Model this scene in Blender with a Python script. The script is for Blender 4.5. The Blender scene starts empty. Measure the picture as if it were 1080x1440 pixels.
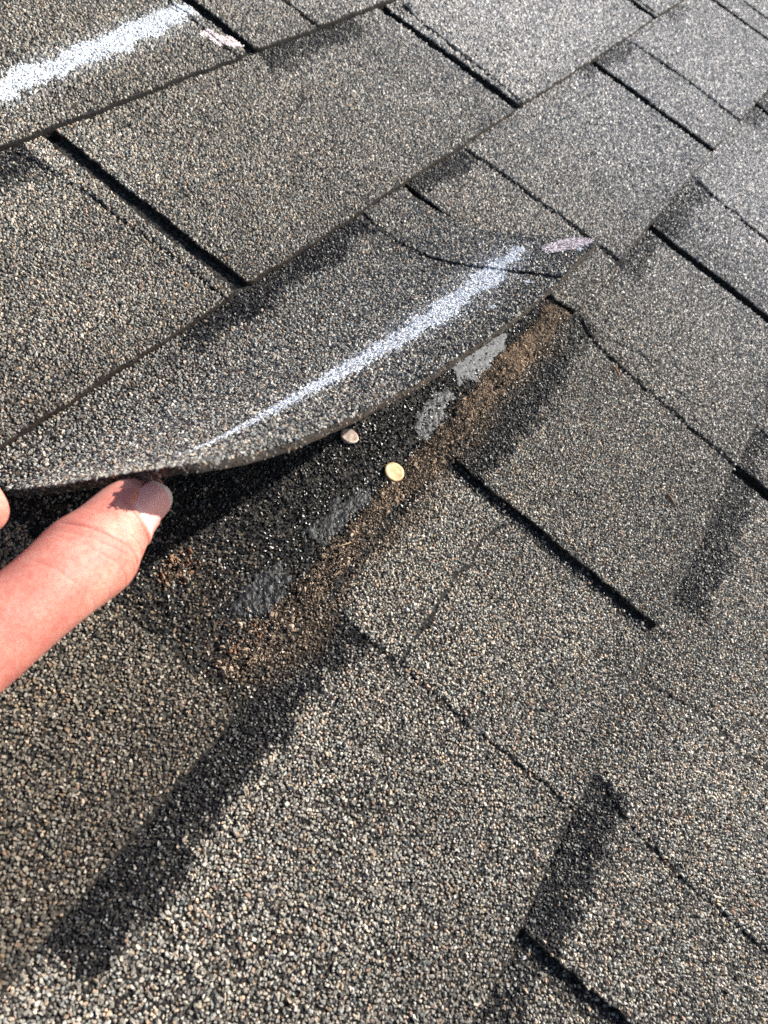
import bpy, bmesh, math
import numpy as np
from mathutils import Matrix, Vector

# ------------------------------------------------------------------ set-up
SC = bpy.context.scene
COL = SC.collection
MM = 0.001
PITCH = math.radians(18.4)                       # a 4-in-12 roof; +Y of the roof frame runs up the slope
ROOF = Matrix.Rotation(PITCH, 4, 'X')            # roof frame (x along courses, y up-slope, z off the roof) -> world

# camera, given in the roof frame (mm)
CAM = Vector((-250.49, -261.67, 272.24))
RIGHT = Vector((0.534395, -0.762581, 0.364544))
DOWN = Vector((-0.596219, -0.645804, -0.476929))
FWD = Vector((0.599120, 0.037520, -0.799779))
cd = bpy.data.cameras.new('camera')
cam = bpy.data.objects.new('camera', cd)
COL.objects.link(cam)
m = Matrix.Identity(4)
for r in range(3):
    m[r][0], m[r][1], m[r][2], m[r][3] = RIGHT[r], -DOWN[r], -FWD[r], CAM[r] * MM
cam.matrix_world = ROOF @ m
cd.sensor_fit = 'HORIZONTAL'
cd.sensor_width = 36.0
cd.lens = 36.0
cd.clip_start = 0.01
cd.clip_end = 500.0
cd.dof.use_dof = True
cd.dof.focus_distance = 0.335
cd.dof.aperture_fstop = 24.0
SC.camera = cam

# sun: direction towards the sun in the roof frame
SUN = Vector((1.35, -0.50, 1.0)).normalized()
sun_w = (ROOF.to_3x3() @ SUN).normalized()
world = bpy.data.worlds.new('World')
SC.world = world
world.use_nodes = True
wn = world.node_tree.nodes
wl = world.node_tree.links
wn.clear()
sky = wn.new('ShaderNodeTexSky')
sky.sky_type = 'NISHITA'
sky.sun_disc = False
sky.sun_elevation = math.asin(sun_w.z)
sky.sun_rotation = math.atan2(sun_w.x, sun_w.y)
bg = wn.new('ShaderNodeBackground')
bg.inputs['Strength'].default_value = 0.085
wo = wn.new('ShaderNodeOutputWorld')
wl.new(sky.outputs[0], bg.inputs[0])
wl.new(bg.outputs[0], wo.inputs[0])
sd = bpy.data.lights.new('sun', 'SUN')
sd.energy = 5.0
sd.angle = math.radians(0.53)
sd.color = (1.0, 0.955, 0.885)
sun = bpy.data.objects.new('sun', sd)
COL.objects.link(sun)
sun.rotation_euler = sun_w.to_track_quat('Z', 'Y').to_euler()
sun.location = sun_w * 5
vs = SC.view_settings
vs.view_transform = 'Standard'
vs.look = 'None'
vs.exposure = 0.9
vs.gamma = 1.0
vs.use_curve_mapping = False
SC.cycles.use_denoising = False

RNG = np.random.default_rng(7)


# ------------------------------------------------------------------ helpers
def vnoise(x, y, scale, seed=0):
    """smooth value noise, 0..1"""
    x = np.asarray(x, float) / scale + 1000.0 + seed * 17.3
    y = np.asarray(y, float) / scale + 1000.0 + seed * 7.7
    xi = np.floor(x).astype(np.int64)
    yi = np.floor(y).astype(np.int64)
    fx = x - xi
    fy = y - yi
    fx = fx * fx * (3 - 2 * fx)
    fy = fy * fy * (3 - 2 * fy)

    def h(a, b):
        n = (a * 374761393 + b * 668265263 + seed * 974711) & 0x7fffffff
        n = ((n ^ (n >> 13)) * 1274126177) & 0x7fffffff
        return ((n ^ (n >> 16)) & 0xffff) / 65535.0
    return ((h(xi, yi) * (1 - fx) + h(xi + 1, yi) * fx) * (1 - fy)
            + (h(xi, yi + 1) * (1 - fx) + h(xi + 1, yi + 1) * fx) * fy)


def fbm(x, y, scale, seed=0, octv=3):
    v, a, t = 0.0, 1.0, 0.0
    for o in range(octv):
        v = v + a * vnoise(x, y, scale / 2 ** o, seed + o)
        t += a
        a *= 0.55
    return v / t


def sstep(a, b, x):
    w = np.clip((np.asarray(x, float) - a) / (b - a), 0, 1)
    return w * w * (3 - 2 * w)


def raw_mesh(name, V, F, mat, parent=None, smooth=False, col=None):
    """V (n,3) in mm of the roof frame, F (m,k) array or list of faces"""
    me = bpy.data.meshes.new(name)
    V = np.asarray(V, np.float32) * MM
    if isinstance(F, np.ndarray):
        k = F.shape[1]
        me.vertices.add(len(V))
        me.vertices.foreach_set('co', V.ravel())
        me.loops.add(F.size)
        me.loops.foreach_set('vertex_index', F.ravel().astype(np.int32))
        me.polygons.add(len(F))
        me.polygons.foreach_set('loop_start', np.arange(0, F.size, k, dtype=np.int32))
        me.update(calc_edges=True)
        if smooth:
            me.shade_smooth()
        else:
            me.shade_flat()
    else:
        me.from_pydata([tuple(map(float, v)) for v in V], [], F)
        if smooth:
            me.shade_smooth()
        me.update()
    if col is not None:
        a = me.color_attributes.new('col', 'FLOAT_COLOR', 'POINT')
        c = np.ones((len(V), 4), np.float32)
        c[:, :3] = col
        a.data.foreach_set('color', c.ravel())
    me.materials.append(mat)
    o = bpy.data.objects.new(name, me)
    COL.objects.link(o)
    if parent is not None:
        o.parent = parent
    else:
        o.matrix_world = ROOF
    return o


def tag(o, label=None, cat=None, group=None, kind=None):
    if label:
        o['label'] = label
    if cat:
        o['category'] = cat
    if group:
        o['group'] = group
    if kind:
        o['kind'] = kind
    return o


class MB:
    def __init__(s):
        s.V = []
        s.F = []

    def grid(s, P, flip=False):
        """P (rows, cols, 3)"""
        r, c = P.shape[:2]
        b = len(s.V)
        s.V.extend(P.reshape(-1, 3).tolist())
        for i in range(r - 1):
            for j in range(c - 1):
                q = (b + i * c + j, b + i * c + j + 1, b + (i + 1) * c + j + 1, b + (i + 1) * c + j)
                s.F.append(q[::-1] if flip else q)

    def build(s, name, mat, parent=None, smooth=True, edge=None, edge_mat=None):
        cc_ = None
        if name == 'shingle':                    # tells the mat where no loose stones lie on it
            bare = (~in_vis(np.array(s.V)[:, :2])).astype(float)
            cc_ = np.stack([bare] * 3, 1)
        o = raw_mesh(name, np.array(s.V), s.F, mat, parent, smooth, cc_)
        if edge:
            o.data.materials.append(edge_mat)
            ix = np.zeros(len(s.F), np.int32)
            for a_, b_ in edge:
                ix[a_:b_] = 1
            o.data.polygons.foreach_set('material_index', ix)
        return o


def granules(name, parent, pos, nrm, r, h, col, mat, near=True):
    """angular little stones as one mesh; each 8 or 11 triangles"""
    N = len(pos)
    if N == 0:
        return None
    nt = 4 if near else 3
    nrm = nrm / np.linalg.norm(nrm, axis=1, keepdims=True)
    ref = np.where(np.abs(nrm[:, :1]) > 0.9, np.array([[0, 1.0, 0]]), np.array([[1.0, 0, 0]]))
    tx = np.cross(nrm, ref)
    tx /= np.linalg.norm(tx, axis=1, keepdims=True)
    ty = np.cross(nrm, tx)
    th = RNG.uniform(0, 2 * np.pi, N)
    ax = tx * np.cos(th)[:, None] + ty * np.sin(th)[:, None]
    ay = np.cross(nrm, ax)
    st = RNG.uniform(1.0, 1.85, N)
    sx, sy = np.sqrt(st), 1 / np.sqrt(st)
    tilt = RNG.normal(0, 0.33, (N, 2))

    def ring(n, rad, z0, zj, off):
        a = 2 * np.pi * (np.arange(n)[None] + off + RNG.uniform(-.28, .28, (N, n))) / n
        q = r[:, None] * rad * RNG.uniform(.78, 1.18, (N, n))
        x, y = q * np.cos(a) * sx[:, None], q * np.sin(a) * sy[:, None]
        z = h[:, None] * (z0 + RNG.uniform(-zj, zj, (N, n))) + x * tilt[:, :1] + y * tilt[:, 1:]
        return (pos[:, None] + ax[:, None] * x[..., None] + ay[:, None] * y[..., None]
                + nrm[:, None] * z[..., None])
    B = ring(5, 1.0, -0.25, 0.12, 0.0)
    T = ring(nt, 0.66, 0.92, 0.22, 0.25)
    V = np.concatenate([B, T], 1)
    k = 5 + nt
    if near:
        tri = [(0, 1, 5), (1, 6, 5), (1, 2, 6), (2, 7, 6), (2, 3, 7), (3, 8, 7), (3, 4, 8), (4, 5, 8), (4, 0, 5),
               (5, 6, 7), (5, 7, 8)]
    else:
        tri = [(0, 1, 5), (1, 6, 5), (1, 2, 6), (2, 3, 6), (3, 7, 6), (3, 4, 7), (4, 5, 7), (4, 0, 5), (5, 6, 7)]
    F = (np.arange(N) * k)[:, None, None] + np.array(tri)[None]
    o = raw_mesh(name, V.reshape(-1, 3), F.reshape(-1, 3), mat, parent, False, np.repeat(col, k, 0))
    o['kind'] = 'stuff'
    return o


def hexpts(x0, x1, y0, y1, d, jit=0.33):
    nx = int((x1 - x0) / d) + 2
    ny = int((y1 - y0) / (d * .866)) + 2
    i, j = np.meshgrid(np.arange(nx), np.arange(ny))
    x = x0 + (i + .5 * (j % 2)) * d
    y = y0 + j * d * .866
    p = np.stack([x.ravel(), y.ravel()], 1)
    p += RNG.normal(0, jit * d * .75, p.shape)
    k = (p[:, 0] > x0) & (p[:, 0] < x1) & (p[:, 1] > y0) & (p[:, 1] < y1)
    return p[k]


# ------------------------------------------------------------------ materials
def new_mat(name):
    mt = bpy.data.materials.new(name)
    mt.use_nodes = True
    nt = mt.node_tree
    b = nt.nodes['Principled BSDF']
    return mt, nt, b


def N_(nt, t, **kw):
    n = nt.nodes.new(t)
    for k, v in kw.items():
        setattr(n, k, v)
    return n


def bump(nt, b, height, dist, strength=1.0):
    bp = N_(nt, 'ShaderNodeBump')
    bp.inputs['Distance'].default_value = dist
    bp.inputs['Strength'].default_value = strength
    nt.links.new(height, bp.inputs['Height'])
    nt.links.new(bp.outputs[0], b.inputs['Normal'])
    return bp


def mat_granule(name, rough=0.5, spec=0.5):
    mt, nt, b = new_mat(name)
    at = N_(nt, 'ShaderNodeAttribute', attribute_name='col')
    tc = N_(nt, 'ShaderNodeTexCoord')
    ns = N_(nt, 'ShaderNodeTexNoise')
    ns.inputs['Scale'].default_value = 2600
    ns.inputs['Detail'].default_value = 2
    nt.links.new(tc.outputs['Object'], ns.inputs['Vector'])
    mr = N_(nt, 'ShaderNodeMapRange')
    mr.inputs['From Min'].default_value = .3
    mr.inputs['From Max'].default_value = .7
    mr.inputs['To Min'].default_value = .72
    mr.inputs['To Max'].default_value = 1.25
    nt.links.new(ns.outputs['Fac'], mr.inputs['Value'])
    mx = N_(nt, 'ShaderNodeMix', data_type='RGBA', blend_type='MULTIPLY')
    mx.inputs[0].default_value = 1
    nt.links.new(at.outputs['Color'], mx.inputs[6])
    nt.links.new(mr.outputs[0], mx.inputs[7])
    nt.links.new(mx.outputs[2], b.inputs['Base Color'])
    b.inputs['Roughness'].default_value = rough
    b.inputs['Specular IOR Level'].default_value = spec
    bump(nt, b, ns.outputs['Fac'], 0.00012, .8)
    return mt


def mat_asphalt():
    """bituminous mat with fine mineral crumbs between the larger stones"""
    mt, nt, b = new_mat('asphalt_mat')
    tc = N_(nt, 'ShaderNodeTexCoord')
    vo = N_(nt, 'ShaderNodeTexVoronoi')
    vo.inputs['Scale'].default_value = 900
    nt.links.new(tc.outputs['Object'], vo.inputs['Vector'])
    sep = N_(nt, 'ShaderNodeSeparateColor')
    nt.links.new(vo.outputs['Color'], sep.inputs[0])
    cr = N_(nt, 'ShaderNodeValToRGB')
    e = cr.color_ramp
    e.interpolation = 'CONSTANT'
    e.elements[0].color = (.010, .0095, .009, 1)
    e.elements[1].position = .38
    e.elements[1].color = (.028, .026, .024, 1)
    for p, c in ((.66, (.042, .039, .034, 1)), (.86, (.075, .06, .045, 1)), (.94, (.09, .085, .078, 1))):
        n = e.elements.new(p)
        n.color = c
    nt.links.new(sep.outputs[0], cr.inputs[0])
    at = N_(nt, 'ShaderNodeAttribute', attribute_name='col')
    lt = N_(nt, 'ShaderNodeMix', data_type='RGBA', blend_type='ADD')
    lt.inputs[0].default_value = 1
    lt.inputs[7].default_value = (.14, .132, .118, 1)
    nt.links.new(cr.outputs[0], lt.inputs[6])
    mx = N_(nt, 'ShaderNodeMix', data_type='RGBA')
    nt.links.new(at.outputs['Fac'], mx.inputs[0])
    nt.links.new(cr.outputs[0], mx.inputs[6])
    nt.links.new(lt.outputs[2], mx.inputs[7])
    nt.links.new(mx.outputs[2], b.inputs['Base Color'])
    b.inputs['Roughness'].default_value = .75
    b.inputs['Specular IOR Level'].default_value = .12
    iv = N_(nt, 'ShaderNodeMath', operation='SUBTRACT')
    iv.inputs[0].default_value = 1.0
    nt.links.new(vo.outputs['Distance'], iv.inputs[1])
    bump(nt, b, iv.outputs[0], 0.0006, 1.0)
    return mt


def mat_plain(name, color, rough=.6, metal=0.0, nscale=None, namp=.25, bdist=None, spec=.5):
    mt, nt, b = new_mat(name)
    b.inputs['Roughness'].default_value = rough
    b.inputs['Metallic'].default_value = metal
    b.inputs['Specular IOR Level'].default_value = spec
    b.inputs['Base Color'].default_value = (*color, 1)
    if nscale:
        tc = N_(nt, 'ShaderNodeTexCoord')
        ns = N_(nt, 'ShaderNodeTexNoise')
        ns.inputs['Scale'].default_value = nscale
        ns.inputs['Detail'].default_value = 5
        nt.links.new(tc.outputs['Object'], ns.inputs['Vector'])
        cr = N_(nt, 'ShaderNodeValToRGB')
        cr.color_ramp.elements[0].position = .3
        cr.color_ramp.elements[1].position = .7
        cr.color_ramp.elements[0].color = (*[c * (1 - namp) for c in color], 1)
        cr.color_ramp.elements[1].color = (*[min(1, c * (1 + namp)) for c in color], 1)
        nt.links.new(ns.outputs['Fac'], cr.inputs[0])
        nt.links.new(cr.outputs[0], b.inputs['Base Color'])
        if bdist:
            bump(nt, b, ns.outputs['Fac'], bdist)
    return mt


M_GRAN = mat_granule('mineral_granules', .48, .5)
M_DARKGRAN = mat_granule('tarry_granules', .34, .55)
M_CHALK = mat_granule('chalk_powder', .95, .1)
M_DIRT = mat_granule('dry_dirt', .95, .1)
M_ASPH = mat_asphalt()
M_EDGE = mat_plain('cut_edge_brown', (.022, .0145, .010), .8, 0, 600, .5, .0005, .3)
M_EDGEB = mat_plain('cut_edge_black', (.010, .0085, .008), .8, 0, 600, .5, .0005, .3)
M_TAR = mat_plain('tar_sealant', (.014, .015, .017), .46, 0, 500, .5, .0005, .24)
M_GREY = mat_plain('weathered_sealant', (.125, .13, .135), .7, 0, 450, .45, .0004)
M_TAR2 = mat_plain('worn_sealant', (.05, .052, .056), .5, 0, 500, .6, .0004, .35)
M_STRAW = mat_plain('dry_straw', (.36, .26, .14), .7, 0, 500, .2)
M_BARK = mat_plain('rusty_bark', (.28, .13, .06), .8, 0, 500, .3)
M_LEAF = mat_plain('dead_leaf', (.16, .09, .05), .8, 0, 500, .3)

# ------------------------------------------------------------------ the ground far below and the roof deck
gm = mat_plain('lawn', (.06, .10, .035), .9, 0, 3, .3)
me = bpy.data.meshes.new('ground')
me.from_pydata([(-150, -150, -3.6), (150, -150, -3.6), (150, 150, -3.6), (-150, 150, -3.6)], [], [(0, 1, 2, 3)])
me.materials.append(gm)
ground = bpy.data.objects.new('ground', me)
COL.objects.link(ground)
ground['kind'] = 'structure'

mb = MB()
for (a, b_, z) in ((-1900, 2600, -7.0), (-1900, 2600, -22.0)):
    mb.grid(np.array([[(a, -2300, z), (b_, -2300, z)], [(a, 1900, z), (b_, 1900, z)]], float), flip=z < -10)
V = mb.V
mb.F += [(0, 4, 5, 1), (1, 5, 7, 3), (3, 7, 6, 2), (2, 6, 4, 0)]
roof = raw_mesh('roof', np.array(mb.V), mb.F, M_ASPH, None, False, np.ones((len(mb.V), 3)))
roof['kind'] = 'structure'
roof['label'] = 'weathered grey asphalt shingle roof with rows of slotted tabs'

# ------------------------------------------------------------------ the shingle courses
# lower edges of the courses (mm, roof frame)
TH = 3.0        # rise of one tab from its head to its lower edge


def edge_y(k, x):
    x = np.asarray(x, float)
    if k == 2:
        return -257.0 + np.clip(x * .010 + .6, -2.4, 4.2)
    return {-1: 124.0, 0: -2.6, 1: -126.4, 3: -383.0, 4: -510.5, 5: -638.0}[k] + 0 * x


# slot centre x at the top and bottom of the course; course k lies between edge k-1 and edge k
SLOTS = {
    0: [(-458, -458), (-152, -152), (153.5, 152.6), (458, 459), (763, 764)],
    1: [(-306, -305), (-2.6, -1.5), (301.5, 307.5), (611, 612), (916, 916)],
    2: [(-457, -457), (-152.5, -152.5), (148.6, 152.1), (456, 462.5), (771, 776), (1080, 1080)],
    3: [(-609, -609), (-304, -304), (1.2, 0.2), (300.2, 298.9), (611, 611), (916, 916)],
    4: [(-458, -458), (-153.8, -153.6), (141.7, 142.4), (455, 455), (760, 760)],
}
HW = 4.9         # half width of a slot
# overlay lines: raised lamination to the right of the line, up to the next slot: (x_top, x_bottom, rise)
LINES = {
    0: [(139, 139.5, .7), (221, 222.5, 1.0)],
    1: [(-29, -13, .9), (325, 316, .9), (624, 623, 1.0)],
    2: [(104, 99, .8), (220.6, 233.4, 1.5), (532, 549, 1.3), (823, 832, 1.3)],
    3: [(-100, -100.5, .6), (162, 140, 1.1), (403, 395, 1.4), (700, 700, 1.3)],
    4: [(-78, -93, .65), (187, 187, 1.2)],
}
# dark shadow bands printed below a course edge: (x0, x1, depth, strength)
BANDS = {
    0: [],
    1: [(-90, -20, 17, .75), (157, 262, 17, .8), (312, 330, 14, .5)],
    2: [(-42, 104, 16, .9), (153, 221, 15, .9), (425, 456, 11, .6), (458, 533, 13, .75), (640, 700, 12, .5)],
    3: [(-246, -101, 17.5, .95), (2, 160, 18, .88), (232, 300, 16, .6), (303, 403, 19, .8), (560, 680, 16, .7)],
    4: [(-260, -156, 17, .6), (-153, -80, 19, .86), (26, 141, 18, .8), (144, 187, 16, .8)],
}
# hairline cracks (roof mm)
CRACKS = [
    [(-3, -296.5), (-7, -295.9), (-21.7, -290.7), (-36.8, -293.5), (-48.7, -290.5), (-60.2, -291.7), (-68.2, -292.9),
     (-78.4, -293.7), (-90.4, -292.1), (-99, -294.5)],
    [(160.8, -282.4), (167.7, -304.3), (161.4, -326.3), (160.3, -342.1), (169.6, -356.3)],
    [(158.9, -38.6), (150.4, -45.3), (133.5, -51.3)],
    [(-26.6, -387.5), (-22.2, -402.3), (-16.9, -423.1), (-22.1, -441.5), (-18, -462)],
    [(-100, -286), (-104.6, -296.2)],
]


def seg_dist(px, py, poly):
    d = np.full(len(px), 1e9)
    for (ax_, ay_), (bx, by) in zip(poly[:-1], poly[1:]):
        vx, vy = bx - ax_, by - ay_
        w = np.clip(((px - ax_) * vx + (py - ay_) * vy) / (vx * vx + vy * vy), 0, 1)
        d = np.minimum(d, np.hypot(px - ax_ - w * vx, py - ay_ - w * vy))
    return d


def line_x(k, y, l):
    """x of an overlay line at height y"""
    dy_ = np.clip(edge_y(k - 1, l[0]) - y, 0, 140)
    t = .35 * dy_ / 127.0 + .65 * (1 - np.exp(-dy_ / 16.0))
    return l[0] + (l[1] - l[0]) * t + 5.0 * np.exp(-dy_ / 4.5) + 1.6 * (vnoise(y, 0 * y + l[0], 9, 3) - .5) + 2.4 * (vnoise(y, 0 * y + l[0], 28, 5) - .5)


def slot_x(k, i, y):
    a, b = SLOTS[k][i]
    t = np.clip((edge_y(k - 1, a) - y) / 127.0, -.2, 1.2)
    return a + (b - a) * t


def surf_z(k, x, y):
    """height of the top of course k at x, y (continues under the course above)"""
    x = np.asarray(x, float)
    y = np.asarray(y, float)
    yt, yb = edge_y(k - 1, x), edge_y(k, x)
    z = TH * (yt - y) / (yt - yb)
    und = (vnoise(x, y, 95, 11) - .5) * 1.3 + (vnoise(x, y, 38, 12) - .5) * .5
    z = z + und
    ex = y < yt + .5
    for l in LINES.get(k, []):
        lx = line_x(k, y, l)
        nxt = min([s[0] for s in SLOTS[k] if s[0] > l[0] + 2] + [1e9])
        inside = sstep(0, .7, x - lx) * (x < nxt)
        z = z + np.where(ex, inside * l[2] * sstep(170, 25, x - lx) * sstep(0, 7, yt - y), 0)
    return z


def palette(n, dark=0.0):
    """mineral colours of n stones; dark (n,) 0..1 shifts towards charcoal stones"""
    base = np.array([(.060, .056, .050), (.14, .13, .112), (.205, .19, .162), (.27, .25, .212), (.30, .228, .155),
                     (.40, .345, .265), (.175, .188, .175), (.50, .465, .40), (.33, .225, .16)])
    w = np.array([.08, .18, .26, .22, .09, .05, .07, .012, .03])
    c = base[RNG.choice(len(base), n, p=w / w.sum())]
    c = c * np.exp(RNG.normal(0, .16, (n, 1))) * np.array([1.30, 1.285, 1.27])
    dk = np.array([(.017, .017, .019), (.028, .027, .028), (.05, .048, .047)])[RNG.choice(3, n, p=[.5, .33, .17])]
    pick = RNG.uniform(0, 1, n) < dark
    return np.where(pick[:, None], dk, c)


VIS = np.array([(-295, -268), (-262, -215), (-190, -125), (-60, 20), (40, 125), (100, 112), (930, -140), (955, -222), (560, -318), (-60, -508), (-130, -518)], float)


def in_vis(p):
    x, y = p[:, 0], p[:, 1]
    c = np.zeros(len(p), bool)
    for (x0, y0), (x1, y1) in zip(VIS, np.roll(VIS, -1, 0)):
        c ^= ((y0 > y) != (y1 > y)) & (x < (x1 - x0) * (y - y0) / (y1 - y0 + 1e-9) + x0)
    return c


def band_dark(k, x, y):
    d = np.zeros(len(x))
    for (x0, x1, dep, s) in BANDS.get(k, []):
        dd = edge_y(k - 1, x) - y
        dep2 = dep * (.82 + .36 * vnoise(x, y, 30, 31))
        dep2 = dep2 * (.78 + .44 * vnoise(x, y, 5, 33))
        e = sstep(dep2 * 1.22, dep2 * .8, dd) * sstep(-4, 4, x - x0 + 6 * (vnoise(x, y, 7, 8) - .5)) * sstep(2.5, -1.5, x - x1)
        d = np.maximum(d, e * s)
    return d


def tone(k, x, y):
    """weathering drifts of stone lightness, plus sun glare painted in towards the upper right"""
    t = .72 + .56 * fbm(x, y, 120, 21)
    t *= .78 + .44 * fbm(x, y, 42, 25)
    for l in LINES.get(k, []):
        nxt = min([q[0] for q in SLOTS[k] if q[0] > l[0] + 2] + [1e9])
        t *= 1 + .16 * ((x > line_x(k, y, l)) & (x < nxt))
    if k == 3:          # pale stones washed up beside the dark band
        dd = edge_y(2, x) - y
        t *= 1 + .18 * sstep(16, 26, dd) * sstep(60, 34, dd) * sstep(-100, -150, x)
        t *= 1 + .35 * sstep(-238, -252, x)
    t *= 1 + .62 * sstep(60, 480, x)  # sun glare of the far right put into the colour, besides truly paler tabs
    if k <= 1:
        t *= 1.12
    if k == 2:
        t *= 1 - .40 * (x < -150)
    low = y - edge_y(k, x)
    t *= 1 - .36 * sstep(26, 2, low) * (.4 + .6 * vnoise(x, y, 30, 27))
    return t


def distance(p):
    return np.sqrt((p[:, 0] - CAM.x) ** 2 + (p[:, 1] - CAM.y) ** 2 + CAM.z ** 2)


GZONES = [(0, 318, 1.17, True), (318, 460, 1.19, False), (460, 640, 1.38, False), (640, 2000, 1.7, False)]


def scatter(k, x0, x1, ya, yb, keep):
    """granule sites on a course: list of (pts, d, near)"""
    out = []
    for (d0, d1, d, near) in GZONES:
        p = hexpts(x0, x1, ya, yb, d)
        if len(p) == 0:
            continue
        q = distance(p)
        p = p[(q >= d0) & (q < d1)]
        if len(p) == 0:
            continue
        p = p[in_vis(p)]
        if len(p) == 0:
            continue
        p = p[keep(p)]
        if len(p):
            out.append((p, d, near))
    return out


def sizes(n, d):
    s = np.exp(RNG.normal(0, .24, n)) * d * .585
    return np.clip(s, .38 * d, 1.0 * d)


def wob(t, seed, a=.75):
    return a * 2 * (vnoise(t, 0 * np.asarray(t, float), 5, seed) - .5) + a * 1.6 * (vnoise(t, 0 * np.asarray(t, float), 17, seed + 1) - .5)


LIFTED = (2, 1)      # course 2, tab between its slots 1 and 2


def make_tab(k, i):
    seed = k * 40 + i * 3 + 50
    xa_t = slot_x(k, i, np.array([edge_y(k - 1, 0.)]))[0]
    xb_t = slot_x(k, i + 1, np.array([edge_y(k - 1, 0.)]))[0]
    yt = float(edge_y(k - 1, (xa_t + xb_t) / 2))
    mb = MB()
    # exposed part
    nr, nc = 40, 84
    v = np.linspace(0, 1, nr)
    u = np.linspace(0, 1, nc)
    U, Vv = np.meshgrid(u, v)
    Yc = yt + .5 - (yt + .5 - edge_y(k, xa_t + (xb_t - xa_t) * U)) * Vv
    XA = slot_x(k, i, Yc) + HW + wob(Yc, seed)
    XB = slot_x(k, i + 1, Yc) - HW + wob(Yc, seed + 7)
    X = XA + (XB - XA) * U
    for l in LINES.get(k, []):
        if xa_t + 8 < l[0] < xb_t - 8:
            ul = (.5 * (l[0] + l[1]) - xa_t) / (xb_t - xa_t)
            uj = max(2, min(nc - 4, int(round(ul * (nc - 1)))))
            lx = line_x(k, Yc, l)
            w1 = np.clip(np.arange(nc) / uj, 0, 1)[None]
            w2 = np.clip((np.arange(nc) - uj - 1) / (nc - 2 - uj), 0, 1)[None]
            X = np.where(np.arange(nc)[None] <= uj, XA + (lx - .05 - XA) * w1, lx + .75 + (XB - lx - .75) * w2)
    Y = yt + .5 - (yt + .5 - (edge_y(k, X) + wob(X, seed + 13, .5))) * Vv
    # rounded lower corners
    for sgn, dx in ((0, X - XA), (1, XB - X)):
        Y = Y + np.where(Vv > .9, 1.8 * np.clip(1 - dx / 4.0, 0, 1) ** 2 * (Vv - .9) / .1, 0)
    Z = surf_z(k, X, Y)
    top = np.stack([X, Y, Z], -1)
    mb.grid(top, flip=True)
    dz = np.array([0, 0, -4.2])
    e0_ = len(mb.F)
    mb.grid(np.stack([top[-1], top[-1] + np.array([0, -.3, -1.2]), top[-1] + dz * .8]), flip=True)                    # lower edge
    e1_ = len(mb.F)
    mb.grid(np.stack([top[:, 0], top[:, 0] + dz], 1), flip=False)                   # slot walls
    mb.grid(np.stack([top[:, -1], top[:, -1] + dz], 1), flip=True)
    mb.grid(np.stack([top[0], top[0] + dz]), flip=False)
    # head lap, under the course above
    hx = np.linspace(xa_t, xb_t, 62)
    hy = yt + .5 + np.linspace(128, 0, 26)
    HX, HY = np.meshgrid(hx, hy)
    HZ = surf_z(k, HX, HY) - .05
    mb.grid(np.stack([HX, HY, HZ], -1), flip=True)
    mb.grid(np.stack([np.stack([hx, 0 * hx + yt + .5, HZ[-1]], -1), np.stack([hx, 0 * hx + yt + .5, HZ[-1] - 4.2], -1)]), flip=True)
    o = mb.build('shingle', M_ASPH, roof, True, [(e0_, e1_)], M_EDGEB if k == 0 else M_EDGE)
    # the stones on it
    lo = float(edge_y(k, xa_t)) - 2

    def keep(p):
        a = slot_x(k, i, p[:, 1]) + HW + wob(p[:, 1], seed) + .2
        b = slot_x(k, i + 1, p[:, 1]) - HW + wob(p[:, 1], seed + 7) - .2
        ylow = edge_y(k, p[:, 0]) + wob(p[:, 0], seed + 13, .5) + .7 + 1.8 * np.clip(1 - np.minimum(p[:, 0] - a, b - p[:, 0]) / 4.0, 0, 1) ** 2
        return (p[:, 0] > a) & (p[:, 0] < b) & (p[:, 1] > ylow) & (p[:, 1] < edge_y(k - 1, p[:, 0]) + 1.0)
    first = True
    for (p, d, near) in scatter(k, xa_t, xb_t, lo, yt + 3, keep):
        x, y = p[:, 0], p[:, 1]
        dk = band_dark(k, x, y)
        loss = .05 + .10 * (vnoise(x, y, 14, 41) > .72)
        for l in LINES.get(k, []):
            dist = np.abs(x - line_x(k, y, l) + .7)
            gap = (.95 + .9 * vnoise(x, y, 6, 77)) * (d / 1.3) * (.62 if l[0] < 50 else 1.0)
            loss = np.where(dist < gap, .55 + .42 * sstep(.35, .6, vnoise(x, y, 11, 79)), loss)
        for c in CRACKS:
            cd_ = seg_dist(x + 2.2 * (vnoise(x, y, 5, 61) - .5), y + 2.2 * (vnoise(x, y, 5, 62) - .5), c)
            loss = np.where(cd_ < .55 + .7 * vnoise(x, y, 4, 63), .97, loss)
        kp = RNG.uniform(0, 1, len(x)) > loss
        p, x, y, dk = p[kp], x[kp], y[kp], dk[kp]
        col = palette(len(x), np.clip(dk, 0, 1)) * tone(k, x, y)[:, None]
        if d < 1.3:
            col = col.mean(0) * .10 * (1 - dk[:, None]) + col * (1 - .10 * (1 - dk[:, None]))
        else:
            col = col.mean(0) * .38 + col * .62 if d < 1.5 else col.mean(0) * .55 + col * .45
        if (k, i) == (2, 0):
            col *= np.array([1.05, .98, .90])
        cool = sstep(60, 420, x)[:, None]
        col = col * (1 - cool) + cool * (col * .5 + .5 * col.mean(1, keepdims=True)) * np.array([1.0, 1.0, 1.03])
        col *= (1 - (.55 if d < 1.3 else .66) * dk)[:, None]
        if k == 3:       # dirt washed out from below the lifted tab tints the stones next to its edge
            dd = edge_y(2, x) - y
            f = sstep(10, 0, dd + 8 * (vnoise(x, y, 9, 71) - .5)) * sstep(-155, -120, x) * sstep(160, 120, x)
            f = f * .8
            br = np.array([.17, .115, .07]) * RNG.uniform(.5, 1.3, (len(x), 1))
            col = col * (1 - f[:, None]) + br * f[:, None]
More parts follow.
